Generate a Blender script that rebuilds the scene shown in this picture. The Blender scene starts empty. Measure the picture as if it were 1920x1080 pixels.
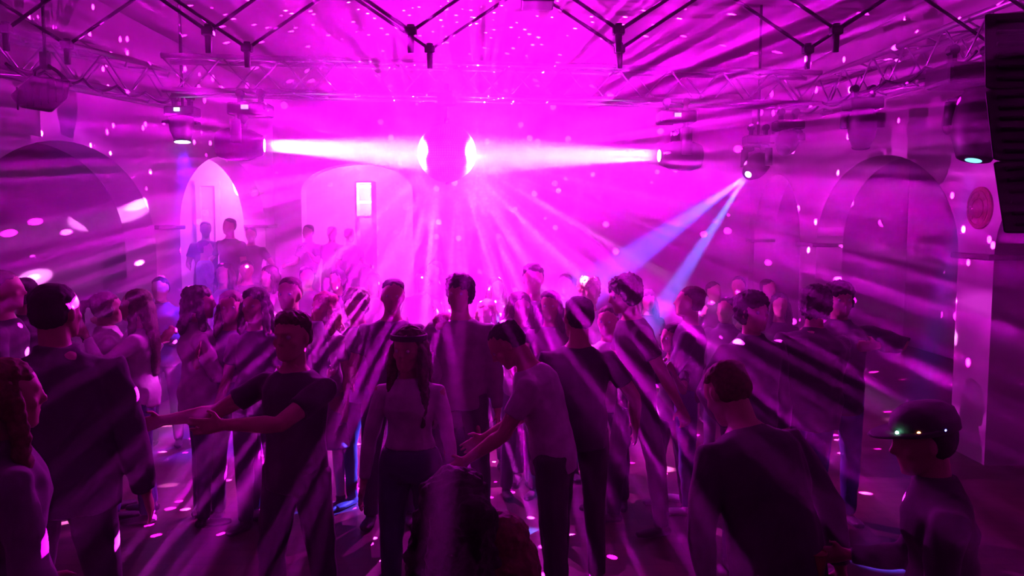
import bpy, bmesh, math, random
import numpy as np
from mathutils import Vector, Matrix
random.seed(7)
SC = bpy.context.scene
COL = SC.collection
PI = math.pi
V = Vector

# ------------------------------------------------------------------ camera
CAM_H = 2.14
PITCH = math.atan(120 / 1500)
F = 1500.0
cd = bpy.data.cameras.new('camera')
cam = bpy.data.objects.new('camera', cd)
COL.objects.link(cam)
cd.lens = F / 1920 * 36
cd.sensor_width = 36
cd.clip_start = 0.05
cam.location = (0, 0, CAM_H)
cam.rotation_euler = (PI / 2 - PITCH, 0, 0)
SC.camera = cam


def P(px, py, d):
    """photograph pixel + distance along the hall -> point in the hall"""
    x = (px - 960) / F
    y = (540 - py) / F
    dr = V((x, math.cos(PITCH) + y * math.sin(PITCH), -math.sin(PITCH) + y * math.cos(PITCH)))
    return V((0, 0, CAM_H)) + dr * (d / dr.y)


# ------------------------------------------------------------------ world, exposure
w = bpy.data.worlds.new('night')
SC.world = w
w.use_nodes = True
w.node_tree.nodes['Background'].inputs['Color'].default_value = (0.0, 0.0, 0.0, 1)
w.node_tree.nodes['Background'].inputs['Strength'].default_value = 0.0
SC.view_settings.view_transform = 'Standard'
SC.view_settings.look = 'None'
SC.view_settings.gamma = 1
SC.view_settings.exposure = 0.0
SC.view_settings.use_curve_mapping = False
cy = SC.cycles
cy.use_denoising = True
cy.use_adaptive_sampling = True
cy.adaptive_threshold = 0.03
cy.max_bounces = 4
cy.diffuse_bounces = 2
cy.glossy_bounces = 2
cy.transmission_bounces = 2
cy.volume_bounces = 0
cy.transparent_max_bounces = 6
cy.use_light_tree = True
cy.sample_clamp_indirect = 4.0
cy.caustics_reflective = False
cy.caustics_refractive = False

# ------------------------------------------------------------------ lights
BALL_C = P(838, 287, 7.3)
BALL_R = 0.262


def light(name, kind, loc, energy, color, radius=0.02, aim=None, angle=None, blend=0.2):
    l = bpy.data.lights.new(name, kind)
    l.energy = energy
    l.color = color
    l.shadow_soft_size = radius
    o = bpy.data.objects.new(name, l)
    o.location = loc
    if kind == 'SPOT':
        l.spot_size = math.radians(angle)
        l.spot_blend = blend
    if aim is not None:
        o.rotation_euler = (V(aim) - V(loc)).to_track_quat('-Z', 'Y').to_euler()
    COL.objects.link(o)
    return o


def facet_pattern(o, seed, base, streak, dots):
    """light thrown by the mirror facets: soft rays and sharp little squares by direction"""
    l = o.data
    l.use_nodes = True
    nt = l.node_tree
    N, L = nt.nodes, nt.links
    em = N['Emission']
    tc = N.new('ShaderNodeTexCoord')
    rot = N.new('ShaderNodeMapping')
    rot.inputs['Rotation'].default_value = (0.3 + seed, 0.2 * seed, 0.5)
    L.new(tc.outputs['Normal'], rot.inputs['Vector'])
    v = N.new('ShaderNodeTexVoronoi')
    v.inputs['Scale'].default_value = 21
    v.inputs['Randomness'].default_value = 0.8
    L.new(rot.outputs[0], v.inputs['Vector'])
    mr = N.new('ShaderNodeMapRange')
    mr.inputs['From Min'].default_value = 0.17
    mr.inputs['From Max'].default_value = 0.13
    mr.inputs['To Min'].default_value = 0.0
    mr.inputs['To Max'].default_value = dots
    L.new(v.outputs['Distance'], mr.inputs['Value'])
    # only some of the facets send light on
    pick = N.new('ShaderNodeSeparateColor')
    L.new(v.outputs['Color'], pick.inputs['Color'])
    gt = N.new('ShaderNodeMath')
    gt.operation = 'GREATER_THAN'
    gt.inputs[1].default_value = 0.35
    L.new(pick.outputs['Red'], gt.inputs[0])
    md = N.new('ShaderNodeMath')
    md.operation = 'MULTIPLY'
    L.new(mr.outputs[0], md.inputs[0])
    L.new(gt.outputs[0], md.inputs[1])
    n = N.new('ShaderNodeTexNoise')
    n.inputs['Scale'].default_value = 12
    n.inputs['Detail'].default_value = 2
    # each upright column of facets throws a fan: the pattern runs round the ball's front-to-back axis
    q0 = N.new('ShaderNodeSeparateXYZ')
    L.new(tc.outputs['Normal'], q0.inputs[0])
    at = N.new('ShaderNodeMath')
    at.operation = 'ARCTAN2'
    L.new(q0.outputs['Z'], at.inputs[0])
    L.new(q0.outputs['X'], at.inputs[1])
    sq = N.new('ShaderNodeCombineXYZ')
    L.new(at.outputs[0], sq.inputs[0])
    yy_ = N.new('ShaderNodeMath')
    yy_.operation = 'MULTIPLY'
    yy_.inputs[1].default_value = 0.22
    L.new(q0.outputs['Y'], yy_.inputs[0])
    L.new(yy_.outputs[0], sq.inputs[1])
    sq.inputs[2].default_value = seed
    L.new(sq.outputs[0], n.inputs['Vector'])
    m2 = N.new('ShaderNodeMapRange')
    m2.inputs['From Min'].default_value = 0.50
    m2.inputs['From Max'].default_value = 0.66
    m2.inputs['To Min'].default_value = 0.0
    m2.inputs['To Max'].default_value = streak
    L.new(n.outputs['Fac'], m2.inputs['Value'])
    # the upper facets get hardly any of the two beams
    sz = N.new('ShaderNodeSeparateXYZ')
    L.new(tc.outputs['Normal'], sz.inputs[0])
    up = N.new('ShaderNodeMapRange')
    up.inputs['From Min'].default_value = -0.1
    up.inputs['From Max'].default_value = 0.35
    up.inputs['To Min'].default_value = 1.0
    up.inputs['To Max'].default_value = 0.12
    L.new(sz.outputs['Z'], up.inputs['Value'])
    m3 = N.new('ShaderNodeMath')
    m3.operation = 'MULTIPLY'
    ab = N.new('ShaderNodeMath')
    ab.operation = 'ABSOLUTE'
    L.new(sz.outputs['Y'], ab.inputs[0])
    fy = N.new('ShaderNodeMapRange')
    fy.inputs['From Min'].default_value = 0.6
    fy.inputs['From Max'].default_value = 0.9
    fy.inputs['To Min'].default_value = 1.0
    fy.inputs['To Max'].default_value = 0.15
    L.new(ab.outputs[0], fy.inputs['Value'])
    m4 = N.new('ShaderNodeMath')
    m4.operation = 'MULTIPLY'
    L.new(m2.outputs[0], m4.inputs[0])
    L.new(fy.outputs[0], m4.inputs[1])
    L.new(m4.outputs[0], m3.inputs[0])
    L.new(up.outputs[0], m3.inputs[1])
    a1 = N.new('ShaderNodeMath')
    a1.operation = 'ADD'
    L.new(md.outputs[0], a1.inputs[0])
    L.new(m3.outputs[0], a1.inputs[1])
    a2 = N.new('ShaderNodeMath')
    a2.operation = 'ADD'
    bz = N.new('ShaderNodeMapRange')
    bz.inputs['From Min'].default_value = 0.35
    bz.inputs['From Max'].default_value = 0.9
    bz.inputs['To Min'].default_value = base
    bz.inputs['To Max'].default_value = base * 0.3
    L.new(sz.outputs['Z'], bz.inputs['Value'])
    L.new(bz.outputs[0], a2.inputs[1])
    L.new(a1.outputs[0], a2.inputs[0])
    L.new(a2.outputs[0], em.inputs['Strength'])
    # the strong rays are paler than the stray glow
    mx = N.new('ShaderNodeMix')
    mx.data_type = 'RGBA'
    mx.inputs[6].default_value = (1, 1, 1, 1)
    mx.inputs[7].default_value = (1, 14, 1, 1)
    dvd = N.new('ShaderNodeMath')
    dvd.operation = 'MULTIPLY'
    dvd.use_clamp = True
    dvd.inputs[1].default_value = 1.0 / streak
    L.new(m3.outputs[0], dvd.inputs[0])
    L.new(dvd.outputs[0], mx.inputs[0])
    L.new(mx.outputs[2], em.inputs['Color'])


LENS_L = P(500, 273, 7.05)
LENS_R = P(1232, 292, 7.55)
LENS_B = P(1403, 327, 8.4)
LENS_D = P(1825, 301, 5.3)
LENS_C = P(342, 266, 7.5)
MAG = (1.0, 0.11, 1.0)
for ln_, tot_ in ((LENS_L, 300000), (LENS_R, 200000)):          # a ring of bright sources fills each lens
    ax_ = (BALL_C - ln_).normalized()
    sd_ = ax_.cross(V((0, 0, 1))).normalized()
    for k_ in range(5):
        an_ = 2 * PI * k_ / 5 + .3
        of_ = (sd_ * math.cos(an_) + V((0, 0, 1)) * math.sin(an_)) * 0.036
        light('beam_lamp', 'SPOT', ln_ + of_, tot_ / 5, MAG, 0.02, BALL_C + of_ * 2.2 + V((0, 0, -0.02)), 8.5, 0.4)
for sx, e in ((-1, 430), (1, 850)):
    g = light('mirror_ball_reflection', 'POINT', BALL_C + V((sx * (BALL_R + 0.03), -0.07, -0.03)), e,
              (1.0, 0.003, 1.0), 0.0)
    facet_pattern(g, 1.3 * sx, 0.33, 1.0, 320)
# clusters of facets that face alike throw single rays, outwards and down from each lit side
RR = random.Random(5)
for i_ in range(40):
    sx = -1 if i_ % 2 else 1
    a_ = RR.uniform(-0.12, 1.62)                       # angle below the horizontal
    dr_ = V((sx * math.cos(a_) + RR.uniform(-.12, .12), RR.uniform(-.55, .6), -math.sin(a_)))
    o_ = BALL_C + V((sx * math.cos(a_ * .8), -0.15, -math.sin(a_ * .8))).normalized() * (BALL_R + 0.012)
    light('mirror_ball_ray', 'SPOT', o_, RR.choice((3500, 7000, 12000, 18000)), (1.0, 0.20, 1.0), 0.012, o_ + dr_, RR.uniform(1.8, 4.2), 0.6)
DB = (P(1165, 570, 7) - LENS_B).normalized() * 0.04
light('beam_lamp', 'SPOT', LENS_B + DB, 28000, (0.07, 0.05, 1.0), 0.02, P(1105, 540, 7.3), 10, 0.6)
light('beam_lamp', 'SPOT', LENS_B + DB, 22000, (0.10, 0.13, 1.0), 0.02, P(1225, 600, 6.8), 5, 0.4)
light('beam_lamp', 'SPOT', LENS_D + V((-.002, .006, -.04)), 4000, (0.08, 0.05, 1.0), 0.04, LENS_D + V((-0.25, -0.12, -1)), 9, 0.5)
light('beam_lamp', 'SPOT', LENS_C + V((0, 0, -.04)), 2600, (0.10, 0.01, 1.0), 0.05, LENS_C + V((0.1, 0.2, -2)), 34, 0.8)
light('back_room_lamp', 'POINT', (-3.0, 15.6, 3.3), 500, (1.0, 0.08, 1.0), 0.15)
light('aisle_lamp', 'POINT', P(446, 338, 13.7) + V((0, -0.35, 0)), 260, (1.0, 0.08, 1.0), 0.12)
light('wash_lamp', 'SPOT', P(100, 216, 6.0), 90, (0.35, 0.004, 1.0), 0.1, (-3.4, 12.0, 1.6), 80, 0.9)

# ------------------------------------------------------------------ helpers


def tag(o, label=None, cat=None, group=None, kind=None):
    if label:
        o['label'] = label
    if cat:
        o['category'] = cat
    if group:
        o['group'] = group
    if kind:
        o['kind'] = kind
    return o


def thing(name, label, cat, loc=(0, 0, 0), rotz=0.0, group=None):
    o = bpy.data.objects.new(name, None)
    o.empty_display_size = 0.1
    o.location = loc
    o.rotation_euler = (0, 0, rotz)
    COL.objects.link(o)
    return tag(o, label, cat, group)


def obj(name, bm, mat, parent=None, smooth=True, bevel=0.0):
    me = bpy.data.meshes.new(name)
    bmesh.ops.recalc_face_normals(bm, faces=bm.faces)
    bm.to_mesh(me)
    bm.free()
    me.materials.append(mat)
    if smooth:
        for p in me.polygons:
            p.use_smooth = True
    o = bpy.data.objects.new(name, me)
    COL.objects.link(o)
    if parent:
        o.parent = parent
    if bevel:
        b = o.modifiers.new('bevel', 'BEVEL')
        b.width = bevel
        b.segments = 2
        b.limit_method = 'ANGLE'
    return o


def box(bm, c, s, M=None):
    vs = []
    for k in range(8):
        p = V(((k & 1) - .5, ((k >> 1) & 1) - .5, ((k >> 2) & 1) - .5))
        p = V((p.x * s[0], p.y * s[1], p.z * s[2]))
        if M:
            p = M @ p
        vs.append(bm.verts.new(p + V(c)))
    for f in ((0, 1, 3, 2), (4, 6, 7, 5), (0, 4, 5, 1), (2, 3, 7, 6), (0, 2, 6, 4), (1, 5, 7, 3)):
        bm.faces.new([vs[i] for i in f])


def loft(bm, secs, n=14, close=True):
    """secs: (centre, half-axis a, half-axis b)"""
    rings = []
    for c, a, b in secs:
        rings.append([bm.verts.new(V(c) + V(a) * math.cos(2 * PI * k / n) + V(b) * math.sin(2 * PI * k / n)) for k in range(n)])
    for r0, r1 in zip(rings, rings[1:]):
        for k in range(n):
            bm.faces.new((r0[k], r0[(k + 1) % n], r1[(k + 1) % n], r1[k]))
    if close:
        bm.faces.new(rings[0][::-1])
        bm.faces.new(rings[-1])


def frame(d):
    d = V(d).normalized()
    a = d.cross(V((0, 0, 1)))
    if a.length < 1e-3:
        a = V((1, 0, 0))
    a.normalize()
    return a, d.cross(a).normalized()


def tube(bm, pts, rads, n=10):
    secs = []
    for i, p in enumerate(pts):
        p0 = V(pts[max(i - 1, 0)])
        p1 = V(pts[min(i + 1, len(pts) - 1)])
        a, b = frame(p1 - p0)
        r = rads[i] if isinstance(rads, (list, tuple)) else rads
        secs.append((p, a * r, b * r))
    # keep rings from twisting
    out = [secs[0]]
    for c, a, b in secs[1:]:
        pa = out[-1][1]
        t = a.cross(b).normalized()
        a2 = pa - t * pa.dot(t)
        if a2.length < 1e-6:
            a2 = a
        a2 = a2.normalized() * a.length
        out.append((c, a2, t.cross(a2).normalized() * b.length))
    loft(bm, out, n)


def ball(bm, c, r, M=None, n=12):
    if not isinstance(r, (list, tuple)):
        r = (r, r, r)
    m = n // 2
    rings = []
    M = M or Matrix.Identity(3)
    c = V(c)
    top = bm.verts.new(c + M @ V((0, 0, r[2])))
    bot = bm.verts.new(c - M @ V((0, 0, r[2])))
    for i in range(1, m):
        t = PI * i / m
        rings.append([bm.verts.new(c + M @ V((r[0] * math.sin(t) * math.cos(2 * PI * k / n), r[1] * math.sin(t) * math.sin(2 * PI * k / n), r[2] * math.cos(t)))) for k in range(n)])
    for k in range(n):
        bm.faces.new((top, rings[0][k], rings[0][(k + 1) % n]))
        bm.faces.new((bot, rings[-1][(k + 1) % n], rings[-1][k]))
    for r0, r1 in zip(rings, rings[1:]):
        for k in range(n):
            bm.faces.new((r0[k], r1[k], r1[(k + 1) % n], r0[(k + 1) % n]))


def mat(name, color, rough=0.7, metal=0.0, noise_amt=0.15, noise_scale=20, bump=0.0, emit=None, estr=0.0, sheen=0.0):
    m = bpy.data.materials.new(name)
    m.use_nodes = True
    nt = m.node_tree
    N, L = nt.nodes, nt.links
    b = N['Principled BSDF']
    b.inputs['Roughness'].default_value = rough
    b.inputs['Metallic'].default_value = metal
    if sheen:
        b.inputs['Sheen Weight'].default_value = sheen
    tc = N.new('ShaderNodeTexCoord')
    n = N.new('ShaderNodeTexNoise')
    n.inputs['Scale'].default_value = noise_scale
    n.inputs['Detail'].default_value = 3
    L.new(tc.outputs['Object'], n.inputs['Vector'])
    r = N.new('ShaderNodeValToRGB')
    c0 = [max(0, c * (1 - noise_amt)) for c in color]
    c1 = [min(1, c * (1 + noise_amt)) for c in color]
    r.color_ramp.elements[0].color = (*c0, 1)
    r.color_ramp.elements[0].position = 0.3
    r.color_ramp.elements[1].color = (*c1, 1)
    r.color_ramp.elements[1].position = 0.7
    L.new(n.outputs['Fac'], r.inputs['Fac'])
    L.new(r.outputs['Color'], b.inputs['Base Color'])
    if bump:
        bp = N.new('ShaderNodeBump')
        bp.inputs['Strength'].default_value = bump
        bp.inputs['Distance'].default_value = 0.01
        L.new(n.outputs['Fac'], bp.inputs['Height'])
        L.new(bp.outputs[0], b.inputs['Normal'])
    if emit:
        b.inputs['Emission Color'].default_value = (*emit, 1)
        b.inputs['Emission Strength'].default_value = estr
    return m


M_PLASTER = mat('white_plaster', (0.62, 0.60, 0.58), 0.9, noise_amt=0.08, noise_scale=2.5, bump=0.15)
M_CEIL = mat('ceiling_plaster', (0.60, 0.58, 0.56), 0.9, noise_amt=0.06, noise_scale=2)
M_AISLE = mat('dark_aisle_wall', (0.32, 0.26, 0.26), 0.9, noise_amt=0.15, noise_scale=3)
M_LEDGE = mat('dark_stone', (0.10, 0.08, 0.08), 0.7)
M_PLAQUE = mat('brick_red_plaque', (0.32, 0.08, 0.08), 0.8, noise_scale=30)
M_BLACK = mat('black_metal', (0.025, 0.025, 0.028), 0.45, 0.3)
M_BLACKP = mat('black_plastic', (0.02, 0.02, 0.022), 0.5)
M_ALU = mat('brushed_aluminium', (0.55, 0.55, 0.56), 0.32, 0.9, noise_amt=0.05)
M_BAR = mat('dark_steel', (0.05, 0.05, 0.055), 0.5, 0.4)
M_WOOD = mat('platform_wood', (0.12, 0.08, 0.06), 0.6)


def emission(name, color, s):
    m = bpy.data.materials.new(name)
    m.use_nodes = True
    nt = m.node_tree
    nt.nodes.remove(nt.nodes['Principled BSDF'])
    e = nt.nodes.new('ShaderNodeEmission')
    e.inputs['Color'].default_value = (*color, 1)
    e.inputs['Strength'].default_value = s
    nt.links.new(e.outputs[0], nt.nodes['Material Output'].inputs['Surface'])
    return m


E_WHITE = emission('white_lens_glow', (1, 0.75, 1), 14)
E_BLUE = emission('blue_lens_glow', (0.25, 0.7, 1), 1.6)
E_BLUEW = emission('blue_white_lens_glow', (0.6, 0.8, 1), 9)
E_LED = emission('violet_led', (0.5, 0.3, 1), 1.8)
E_LAMP = emission('lamp_glow', (1, 0.6, 1), 12)


def floor_mat():
    m = bpy.data.materials.new('parquet')
    m.use_nodes = True
    nt = m.node_tree
    N, L = nt.nodes, nt.links
    b = N['Principled BSDF']
    b.inputs['Roughness'].default_value = 0.42
    tc = N.new('ShaderNodeTexCoord')
    br = N.new('ShaderNodeTexBrick')
    br.inputs['Scale'].default_value = 2.2
    br.inputs['Color1'].default_value = (0.11, 0.07, 0.055, 1)
    br.inputs['Color2'].default_value = (0.085, 0.055, 0.045, 1)
    br.inputs['Mortar'].default_value = (0.05, 0.03, 0.03, 1)
    br.inputs['Mortar Size'].default_value = 0.006
    L.new(tc.outputs['Object'], br.inputs['Vector'])
    L.new(br.outputs['Color'], b.inputs['Base Color'])
    n = N.new('ShaderNodeTexNoise')
    n.inputs['Scale'].default_value = 6
    L.new(tc.outputs['Object'], n.inputs['Vector'])
    mr = N.new('ShaderNodeMapRange')
    mr.inputs['To Min'].default_value = 0.32
    mr.inputs['To Max'].default_value = 0.6
    L.new(n.outputs['Fac'], mr.inputs['Value'])
    L.new(mr.outputs[0], b.inputs['Roughness'])
    return m


# ------------------------------------------------------------------ the hall
WX = 4.2          # side walls
BY = 14.2         # back wall
CEIL = 4.4
TH = 0.36


def arched_wall(name, u0, u1, arches, H, mp, m):
    """wall in the (u, z) plane with arched openings; mp(u, z, t) -> point, t = depth into the wall"""
    bm = bmesh.new()

    def quad(a, b, c, d):
        bm.faces.new([bm.verts.new(mp(*p)) for p in (a, b, c, d)])
    cur = u0
    for a, b, zs, zt in arches:
        for t in (0, TH):
            quad((cur, 0, t), (a, 0, t), (a, H, t), (cur, H, t))
        n = 28
        pts = []
        for k in range(n + 1):
            an = PI - PI * k / n
            pts.append(((a + b) / 2 + (b - a) / 2 * math.cos(an), zs + (zt - zs) * math.sin(an)))
        for p, q in zip(pts, pts[1:]):
            for t in (0, TH):
                quad((p[0], p[1], t), (q[0], q[1], t), (q[0], H, t), (p[0], H, t))
            quad((p[0], p[1], 0), (q[0], q[1], 0), (q[0], q[1], TH), (p[0], p[1], TH))
        quad((a, 0, 0), (a, zs, 0), (a, zs, TH), (a, 0, TH))
        quad((b, 0, 0), (b, zs, 0), (b, zs, TH), (b, 0, TH))
        cur = b
    for t in (0, TH):
        quad((cur, 0, t), (u1, 0, t), (u1, H, t), (cur, H, t))
    bmesh.ops.remove_doubles(bm, verts=bm.verts, dist=1e-4)
    return tag(obj(name, bm, m, smooth=False), kind='structure')


def slab(name, c, s, m):
    bm = bmesh.new()
    box(bm, c, s)
    return tag(obj(name, bm, m, smooth=False), kind='structure')


slab('floor', (0, 8, -0.1), (16, 22, 0.2), floor_mat())
slab('ceiling', (0, 8, CEIL + 0.1), (16, 22, 0.2), M_CEIL)
R_ARCH = [(3.45, 6.97, 1.85, 2.92), (7.53, 11.05, 1.85, 2.92), (11.68, 13.9, 1.85, 2.92)]
L_ARCH = [(1.8, 5.4, 1.85, 2.92), (6.0, 9.45, 1.85, 2.92), (10.15, 13.65, 2.1, 3.12)]
arched_wall('wall_right', -1.5, BY, R_ARCH, CEIL, lambda u, z, t: V((WX + t, u, z)), M_PLASTER)
arched_wall('wall_left', -1.5, BY, L_ARCH, CEIL, lambda u, z, t: V((-WX - t, u, z)), M_PLASTER)
arched_wall('wall_back', -7.0, 7.0, [(-3.72, -1.75, 2.7, 3.2)], CEIL, lambda u, z, t: V((u, BY + t, z)), M_PLASTER)
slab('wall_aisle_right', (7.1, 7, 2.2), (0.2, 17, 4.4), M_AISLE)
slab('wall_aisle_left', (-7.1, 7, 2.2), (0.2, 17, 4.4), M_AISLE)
slab('wall_aisle_light_block', (-5.79, 9.8, 2.2), (2.40, 0.2, 4.4), M_PLASTER)  # added partition, darkens the left aisle by blocking light from the far lamp
slab('wall_back_room', (-2.6, 17.6, 2.2), (5.2, 0.2, 4.4), M_PLASTER)
# stone ledges where the arches spring
k = 0
for side, arcs in ((1, R_ARCH), (-1, L_ARCH)):
    edges = [(-1.5, arcs[0][0])] + [(arcs[i][1], arcs[i + 1][0]) for i in range(2)] + [(arcs[2][1], BY - 0.001)]
    for a, b in edges:
        bm = bmesh.new()
        zc = arcs[0][2]
        if side < 0 and a > 9:
            zc = 2.1
        box(bm, (side * (WX + TH / 2 - 0.03), (a + b) / 2, zc), (TH + 0.06, b - a + 0.06, 0.05))
        k += 1
        tag(obj('trim_%d' % k, bm, M_LEDGE, smooth=False, bevel=0.008), kind='structure')
# the raised floor at the back left
slab('floor_raised', (-3.15, 12.2, 0.2), (2.0, 3.8, 0.4), M_WOOD)
slab('floor_raised_aisle', (-4.9, 11.9, 0.2), (1.49, 3.4, 0.4), M_WOOD)

# ------------------------------------------------------------------ haze
# density set low near the stage to darken the foreground, higher at the back
for y0, y1, dens, where in ((-1.2, 3.6, 0.004, 'near the camera'), (3.61, 5.6, 0.016, 'over the front dancers'), (5.61, 17.4, 0.068, 'around the mirror ball')):
    bm = bmesh.new()
    box(bm, (0, (y0 + y1) / 2, 2.2), (13.9, y1 - y0, 4.38))
    hz = bpy.data.materials.new('smoke_haze')
    hz.use_nodes = True
    nt = hz.node_tree
    nt.nodes.remove(nt.nodes['Principled BSDF'])
    vs = nt.nodes.new('ShaderNodeVolumeScatter')
    vs.inputs['Color'].default_value = (1, 1, 1, 1)
    vs.inputs['Density'].default_value = dens
    vs.inputs['Anisotropy'].default_value = 0.25
    nt.links.new(vs.outputs[0], nt.nodes['Material Output'].inputs['Volume'])
    haze = obj('haze', bm, hz, smooth=False)
    tag(haze, 'smoke haze filling the hall ' + where, 'haze', kind='stuff')

# ------------------------------------------------------------------ mirror ball
def mirror_ball():
    root = thing('mirror_ball', 'large mirrored ball hanging from a motor, lit white from both sides', 'mirror ball', BALL_C)
    bm = bmesh.new()
    nz = 38
    R = BALL_R
    for i in range(nz):
        t0, t1 = PI * i / nz, PI * (i + 1) / nz
        tm = (t0 + t1) / 2
        n = max(4, int(2 * nz * math.sin(tm)))
        for k in range(n):
            a0, a1 = 2 * PI * (k + 0.05) / n, 2 * PI * (k + 0.95) / n
            g = 0.04 * (t1 - t0)
            q = []
            for t, a in ((t0 + g, a0), (t1 - g, a0), (t1 - g, a1), (t0 + g, a1)):
                q.append(bm.verts.new((R * math.sin(t) * math.cos(a), R * math.sin(t) * math.sin(a), R * math.cos(t))))
            bm.faces.new(q)
    o = obj('mirror_tiles', bm, mat('mirror_tile', (0.85, 0.85, 0.86), 0.33, 1.0, noise_amt=0.0), root, smooth=False)
    bm = bmesh.new()
    ball(bm, (0, 0, 0), R - 0.004, n=32)
    obj('core', bm, M_BLACKP, root)
    bm = bmesh.new()
    ball(bm, (0, 0, -R - 0.008), 0.014)
    obj('bottom_knob', bm, M_ALU, root)
    bm = bmesh.new()
    tube(bm, [(0, 0, R - 0.01), (0, 0, R + 0.045)], 0.022)
    obj('top_cap', bm, M_BLACK, root)
    top = P(836, 196, 7.25).z - BALL_C.z
    bm = bmesh.new()
    tube(bm, [(0, 0, R + 0.04), (0, 0, top)], 0.005, 6)
    obj('chain', bm, M_BLACK, root)
    m = thing('mirror_ball_motor', 'small dark motor under the rear truss, holding the mirror ball', 'motor', (BALL_C.x, BALL_C.y, BALL_C.z + top))
    bm = bmesh.new()
    tube(bm, [(0, 0, 0), (0, 0, 0.10)], 0.085, 20)
    obj('motor_housing', bm, M_BLACK, m, bevel=0.01)
    bm = bmesh.new()
    box(bm, (0, 0, 0.115), (0.10, 0.05, 0.03))
    tube(bm, [(0, 0, 0.12), (0, 0, 0.19)], 0.02)
    obj('clamp', bm, M_BLACK, m, smooth=False)
    bm = bmesh.new()
    tube(bm, [(0, 0, -0.02), (0, 0, 0.002)], 0.015, 10)
    obj('spindle', bm, M_ALU, m)


mirror_ball()

# ------------------------------------------------------------------ trusses


def truss(name, label, A, B, h=0.29, group=None, flip=1):
    """A, B: lower near chord; the second pair of chords lies h to the side"""
    A, B = V(A), V(B)
    root = thing(name, label, 'truss', A, group=group)
    d = (B - A)
    L = d.length
    u = d.normalized()
    s = u.cross(V((0, 0, 1))).normalized() * h * flip
    z = V((0, 0, h))
    corners = [V((0, 0, 0)), s, s + z, z]
    for c in corners:
        bm = bmesh.new()
        tube(bm, [c, c + d], 0.024, 10)
        obj('chord', bm, M_ALU, root)
    n = int(L / 0.5)
    for i in range(4):
        c0, c1 = corners[i], corners[(i + 1) % 4]
        for k in range(n):
            a = L * k / n
            m_ = L * (k + 0.5) / n
            b = L * (k + 1) / n
            bm = bmesh.new()
            tube(bm, [c0 + u * a, c1 + u * m_, c0 + u * b], 0.0095, 6)
            obj('lattice_brace', bm, M_ALU, root)
    return root


def at_height(px, py, z):
    """point at height z seen at the pixel"""
    x = (px - 960) / F
    y = (540 - py) / F
    dr = V((x, math.cos(PITCH) + y * math.sin(PITCH), -math.sin(PITCH) + y * math.cos(PITCH)))
    return V((0, 0, CAM_H)) + dr * ((z - CAM_H) / dr.z)


TZ = 3.30
tb0, tb1 = at_height(505, 172, TZ), at_height(1400, 191, TZ)
u = (tb1 - tb0).normalized()
truss('box_truss', 'silver box truss crossing the hall above the mirror ball', tb0 - u * 0.9, tb1 + u * 0.75, flip=-1)
tl0, tl1 = at_height(0, 126, TZ), at_height(318, 189, TZ)
u = (tl1 - tl0).normalized()
truss('box_truss', 'silver box truss running along the left wall above the dark flood light', tl0 - u * 0.1, tl1 + u * 0.3, flip=-1)
tr0, tr1 = at_height(1842, 104, TZ), at_height(1500, 212, TZ)
u = (tr1 - tr0).normalized()
truss('box_truss', 'silver box truss running along the right wall, carrying the two dark moving heads', tr0 - u * 2.6, tr1 + u * 0.1, flip=1)


# ------------------------------------------------------------------ moving heads


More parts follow.
